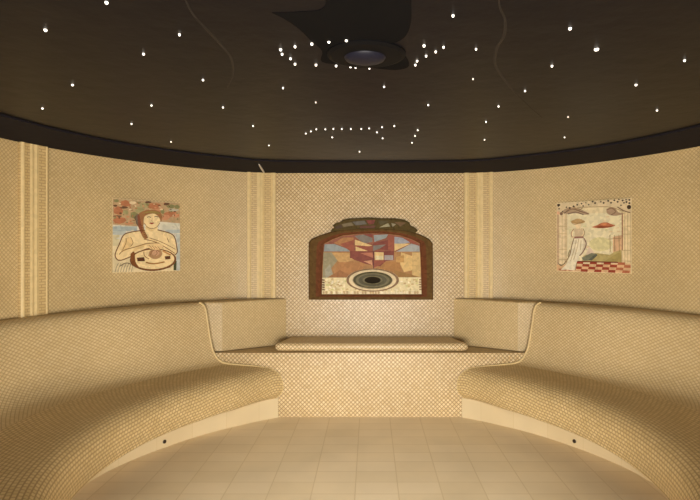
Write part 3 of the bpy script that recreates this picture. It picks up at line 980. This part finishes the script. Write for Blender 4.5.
oval('eye_bowl', [(97, 41.5, .0125, 0), (96, 41, .020, 0), (84, 36, .024, 1), (70, 30, .026, 0), (50, 21, .024, 1), (40, 17, .020, 2), (20, 8, .018, 2)],
     [pm((84, 78, 54)), pm((112, 104, 76)), plain('pupil_stone', (44, 38, 28), .9, .1, 40, .05)], mur, 'dark green-grey oval eye with a black pupil')
# crest on top of the frame
CR = [(156, 108), (160, 96), (172, 90), (164, 78), (182, 66), (206, 60), (214, 50), (250, 44), (300, 42), (345, 39), (400, 43), (470, 43), (520, 50), (548, 64), (550, 78), (572, 88), (588, 102), (576, 116),
      (556, 112), (505, 103), (440, 98), (360, 96), (290, 98), (205, 104)]
bm = bmesh.new()
lo = [bm.verts.new((bp2(*p)[0], YB - .001, bp2(*p)[1])) for p in CR]; hi = [bm.verts.new((bp2(*p)[0], YB - .036, bp2(*p)[1])) for p in CR]
bm.faces.new(lo); ft = bm.faces.new(hi[::-1])
for i in range(len(CR)): bm.faces.new((lo[i], lo[(i + 1) % len(CR)], hi[(i + 1) % len(CR)], hi[i]))
bmesh.ops.recalc_face_normals(bm, faces=bm.faces)
bmesh.ops.bevel(bm, geom=[e for e in bm.edges if all(abs(v.co.y - (YB - .036)) < 1e-5 for v in e.verts)], offset=.008, segments=2, affect='EDGES')
cr = link('crest', bm, plain('crest_stone', (84, 70, 40), .7, .2, 45, .06)); child(cr, mur)
cr['label'] = 'dark rocky crest with small coloured triangles on top of the frame'
def crest_place(u, v, h): p = back_place(u, v, 0); return (p[0], YB - .0362 - h, p[2])
P = Pic(crest_place); P.part('crest_inlay')
for c, pts in (((150, 142, 110), [(395, 88), (440, 66), (450, 84)]), ((140, 130, 104), [(455, 66), (480, 72), (462, 86)]), ((120, 62, 50), [(330, 52), (376, 52), (368, 72), (344, 74)]), ((104, 98, 88), [(262, 60), (322, 54), (335, 72), (280, 78)]),
               ((84, 74, 44), [(390, 54), (450, 56), (400, 78)]), ((118, 104, 76), [(210, 72), (258, 62), (270, 78), (220, 86)]), ((74, 56, 38), [(176, 84), (208, 74), (216, 90), (180, 96)]), ((110, 84, 54), [(470, 60), (530, 64), (500, 84)]),
               ((96, 60, 44), [(300, 80), (380, 78), (370, 92), (300, 92)])):
    P.poly(pts, c)
P.build(mur, 100, 620, 1)

# ---------------------------------------------------------------- ceiling fittings
def unproj(px, py, z):
    Y = (z - EYE) * FPX / (PY0 - py)
    return Vector(((px - PX0) / FPX * Y, Y, z))
def disc(bm, c, rings, n=32, mi=0):
    R = [[bm.verts.new((c.x + rx * math.cos(2 * math.pi * k / n), c.y + ry * math.sin(2 * math.pi * k / n), c.z + z)) for k in range(n)] for rx, ry, z in rings]
    for A, B in zip(R, R[1:]):
        for k in range(n): bm.faces.new((A[k], B[k], B[(k + 1) % n], A[(k + 1) % n]))
    bm.faces.new(R[0]); bm.faces.new(R[-1][::-1])
# round fixture: black flange with dark blue glass
c = unproj(365, 57, ZI - .012)
lamp = thing('ceiling_lamp', (c.x, c.y, ZI), 'round black ceiling lamp with dark blue glass, above the arched mural', 'lamp')
bm = bmesh.new(); disc(bm, Vector((c.x + .005, c.y, ZI)), [(.150, .130, 0), (.150, .130, -.006), (.135, .115, -.012), (.085, .070, -.014)], 40)
child(link('flange', bm, M_FLANGE, smooth=False), lamp)
bm = bmesh.new(); disc(bm, Vector((c.x, c.y, ZI - .013)), [(.080, .064, 0), (.074, .059, -.010), (.050, .040, -.018), (.020, .016, -.021)], 32)
g = link('lens', bm, M_BLUE, smooth=True); child(g, lamp); g['label'] = 'dark blue glass lens'

# matt black patch and wavy lighter brown streaks laid on the ceiling
def ceil_poly(pts, name, mat, dz):
    bm = bmesh.new()
    P3 = [unproj(x, y, ZI - dz) for x, y in pts]
    lo = [bm.verts.new(p) for p in P3]; hi = [bm.verts.new((p.x, p.y, ZI + .002)) for p in P3]
    bm.faces.new(lo); bm.faces.new(hi[::-1])
    for i in range(len(lo)): bm.faces.new((lo[i], lo[(i + 1) % len(lo)], hi[(i + 1) % len(lo)], hi[i]))
    o = link(name, bm, mat); return struct(o)
patch = catmull([(272, 13), (300, 12), (322, 9), (326, -6), (320, -40), (420, -40), (412, -6), (411, 22), (404, 38), (388, 46), (392, 51), (404, 55), (409, 66), (396, 70), (372, 68), (345, 65), (322, 62), (322, 51), (310, 40), (300, 30), (286, 20), (272, 13)], 4)[:-1]
ceil_poly(patch, 'ceiling_patch', M_MATT, .0015)

def streak(name, pts, w0, w1):
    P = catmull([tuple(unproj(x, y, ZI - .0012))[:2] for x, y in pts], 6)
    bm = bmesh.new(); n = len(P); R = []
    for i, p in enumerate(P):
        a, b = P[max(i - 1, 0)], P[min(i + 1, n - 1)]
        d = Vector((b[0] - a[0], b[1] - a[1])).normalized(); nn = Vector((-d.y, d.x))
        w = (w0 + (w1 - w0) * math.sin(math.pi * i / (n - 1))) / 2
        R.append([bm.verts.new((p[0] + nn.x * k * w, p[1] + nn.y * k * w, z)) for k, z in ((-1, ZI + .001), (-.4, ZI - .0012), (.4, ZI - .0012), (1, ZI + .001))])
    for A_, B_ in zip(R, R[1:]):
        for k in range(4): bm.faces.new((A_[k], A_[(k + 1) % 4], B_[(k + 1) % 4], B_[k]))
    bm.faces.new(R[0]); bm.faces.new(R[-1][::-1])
    return struct(link(name, bm, M_STREAK))
streak('ceiling_streak', [(180, -12), (192, 13), (205, 28), (220, 44), (231, 58), (233, 74), (227, 88)], .004, .016)
streak('ceiling_streak', [(498, -10), (500, 8), (505, 20), (504, 36), (497, 48), (495, 64), (503, 78), (514, 92), (526, 104), (542, 118)], .004, .016)

# ---------------------------------------------------------------- stars
STAR_N = [0]
def star(px, py, label, big=1.0, dim=False, group='ceiling stars'):
    p = unproj(px, py, ZI)
    d = p.length
    r = (.0032 + .0011 * (d - 1.8)) * big
    bm = bmesh.new()
    disc(bm, p, [(r, r, .0), (r, r, -.0035), (r * .75, r * .75, -.0060), (r * .35, r * .35, -.0074)], 12)
    for v in bm.verts: v.co -= p
    o = link('star_light', bm, M_STARD if dim else M_STAR, smooth=False)
    o.location = p
    tag(o, label, 'star light', group)

def A(x, y): return 250 + x / 3.333, 20 + y / 3.333
UP = [(102, 97), (150, 87), (206, 78), (263, 71), (321, 66), (373, 67)]
ORD = ['first', 'second', 'third', 'fourth', 'fifth', 'sixth', 'seventh', 'eighth', 'ninth', 'tenth']
for i, q in enumerate(UP): star(*A(*q), 'star light in the upper arc beside the dark patch, %s from left' % ORD[i], 1.15 if i in (0, 2, 3, 4) else 1)
for i, q in enumerate([(107, 112), (135, 127), (150, 145)]):
    star(*A(*q), 'star light in the short left end of the oval star ring, %s from the top' % ORD[i], 1)
for i, q in enumerate([(220, 148), (287, 151), (335, 154), (352, 156), (398, 159)]):
    star(*A(*q), 'star light in the lower arc by the blue ceiling lamp, %s from left' % ORD[i], .8 if i == 4 else 1)
for i, q in enumerate([(580, 84), (645, 89), (619, 104), (587, 118), (557, 135), (551, 148)]):
    star(*A(*q), ['brightest star light at the left top of the star hook beside the blue lamp', 'star light at the right tip of the hook of stars right of the blue lamp',
                  'star light just below the right tip of the hook of stars by the blue lamp', 'middle star light on the slope of the hook of stars by the blue lamp',
                  'upper star light of the close pair ending the hook by the blue lamp', 'lower star light of the close pair ending the hook by the blue lamp'][i], 1.2 if i == 0 else .9)
for i, q in enumerate([(186, 377), (203, 370), (221, 363), (251, 363), (278, 362), (306, 362), (336, 362), (371, 362), (397, 360)]):
    star(*A(*q), 'star light in the long straight row nearest the back wall, %s from left' % ORD[i], .8)
for q, t in (((423, 373), 'star light just below the right end of the long straight star row'), ((440, 356), 'star light just right of the long straight star row'),
             ((481, 352), 'star light farthest right beyond the long straight star row'), ((442, 393), 'star light lowest in the kink at the right end of the long star row'),
             ((274, 390), 'lone star light just below the middle of the long straight star row'), ((365, 438), 'lone star light nearest the ceiling edge above the arched mural'),
             ((559, 366), 'top star light of the short slanting trio right of the long star row'), ((550, 385), 'middle star light of the short slanting trio right of the long star row'),
             ((540, 408), 'bottom star light of the short slanting trio right of the long star row'), ((110, 225), 'lone star light below the left end of the oval star ring'),
             ((447, 221), 'lone star light below the blue ceiling lamp'), ((594, 282), 'lone star light above the short slanting trio of stars'),
             ((10, 352), 'lone star light left of the long straight star row'), ((63, 417), 'lone star light nearest the left rear pilaster')):
    star(*A(*q), t, .85)
star(*A(219, 273), 'faint lone star light above the left end of the long star row', .75, True)
for x, y, t, b, d in ((106.5, 2, 'star light at the very top of the picture, far left of the dark patch', 1.2, 0), (45.5, 29.5, 'lone star light on the upper far left of the ceiling', 1.2, 0),
                      (179.5, 34, 'lone star light halfway between left ceiling stars and the dark patch', .9, 0), (143.5, 53.5, 'lone star light above the woman picture, second row down on left', 1.0, 0),
                      (203, 79.5, 'lone star light left of the oval star ring', .95, 0), (72.5, 84.5, 'lone star light of the left ceiling, upper of the pair at far left', 1.0, 0),
                      (42.5, 108, 'lone star light nearest the left wall, lower of the pair at far left', .95, 0), (151.5, 105, 'upper star light of the pair straight above the woman picture', .85, 0),
                      (131.5, 123.5, 'lower star light of the pair straight above the woman picture', .9, 0), (223, 107, 'lone star light between the woman picture and the long star row', .9, 0),
                      (171, 141.5, 'lone star light closest to the left wall edge, near the woman picture', .75, 0),
                      (453, 15, 'lone star light right of the dark patch, near the top', 1.0, 0), (570, 28, 'star light above and left of the brightest star', 1.25, 0), (596.5, 49, 'largest and brightest star light, on the right half of the ceiling', 1.9, 0),
                      (552, 65.5, 'star light below and left of the brightest star', 1.0, 0), (684.5, 60, 'lone star light at the far right of the ceiling', .95, 0), (636, 84.5, 'star light below and right of the brightest star', 1.1, 0),
                      (657, 110, 'lone star light nearest the right wall', .9, 0), (525, 90.5, 'lone star light straight below the star left of the brightest one', .85, 0), (498.5, 106, 'lone star light right of the hooked stars, above the right pilaster', .9, 0),
                      (476, 48.5, 'small star light at the right of the hook of stars', .8, 0), (473, 78.5, 'very faint star light below the hook of stars', .7, 1), (568, 116.5, 'faint star light above the checkerboard picture', .75, 1),
                      (564.5, 137, 'star light above the checkerboard picture, nearest the wall', .75, 0), (486, 121.5, 'upper star light of the pair above the right rear pilaster', .8, 0), (484.5, 139.5, 'lower star light of the pair above the right rear pilaster', .8, 0)):
    star(x, y, t, b, bool(d))

# small white clip at the ceiling edge over the left rear pilaster
a, b2 = unproj(259, 164.5, ZC - .006), unproj(264, 172.3, ZC - .006)
clip = tag(link('ceiling_clip', tube([a, a.lerp(b2, .3), a.lerp(b2, .7), b2], [.006, .011, .013, .009], 8, .6), M_WHITE, smooth=True),
           'small white sliver at the black ceiling edge above the left rear pilaster', 'clip')

# ---------------------------------------------------------------- camera
cam = bpy.data.cameras.new('camera'); co = bpy.data.objects.new('camera', cam); COL.objects.link(co)
co.location = (0, 0, EYE); co.rotation_euler = (math.pi / 2, 0, 0)
cam.sensor_width = 36; cam.lens = FPX / 700 * 36
cam.shift_x = -(PX0 - 350) / 700; cam.shift_y = 0
cam.clip_start = .02
SC.camera = co

# ---------------------------------------------------------------- light: the doorway behind the camera, low lobby light
def area(name, loc, rot, sx, sy, power, color):
    l = bpy.data.lights.new(name, 'AREA'); l.shape = 'RECTANGLE'; l.size = sx; l.size_y = sy; l.energy = power; l.color = color
    o = bpy.data.objects.new(name, l); o.location = loc; o.rotation_euler = rot; COL.objects.link(o); return o
area('doorway_light', (0, FRONT_Y - .10, .62), (math.pi / 2, 0, 0), 1.8, 1.1, 204, (1, .97, .92))
# unseen spot added over the entrance to brighten the floor
l = bpy.data.lights.new('floor_fill_spot', 'SPOT'); l.energy = 260; l.color = (1, .965, .90)
l.spot_size = 52 * RAD; l.spot_blend = 1.0; l.shadow_soft_size = .12
o = bpy.data.objects.new('floor_fill_spot', l); o.location = (0, .35, ZC - .12); COL.objects.link(o)
o.rotation_euler = (Vector((0, 2.75, 0)) - o.location).to_track_quat('-Z', 'Y').to_euler()
w = bpy.data.worlds.new('world'); SC.world = w; w.use_nodes = True
w.node_tree.nodes['Background'].inputs['Color'].default_value = (1, .88, .7, 1)
w.node_tree.nodes['Background'].inputs['Strength'].default_value = .15

SC.view_settings.view_transform = 'Standard'
SC.view_settings.look = 'None'
SC.view_settings.exposure = 0
SC.view_settings.gamma = 1
SC.view_settings.use_curve_mapping = False
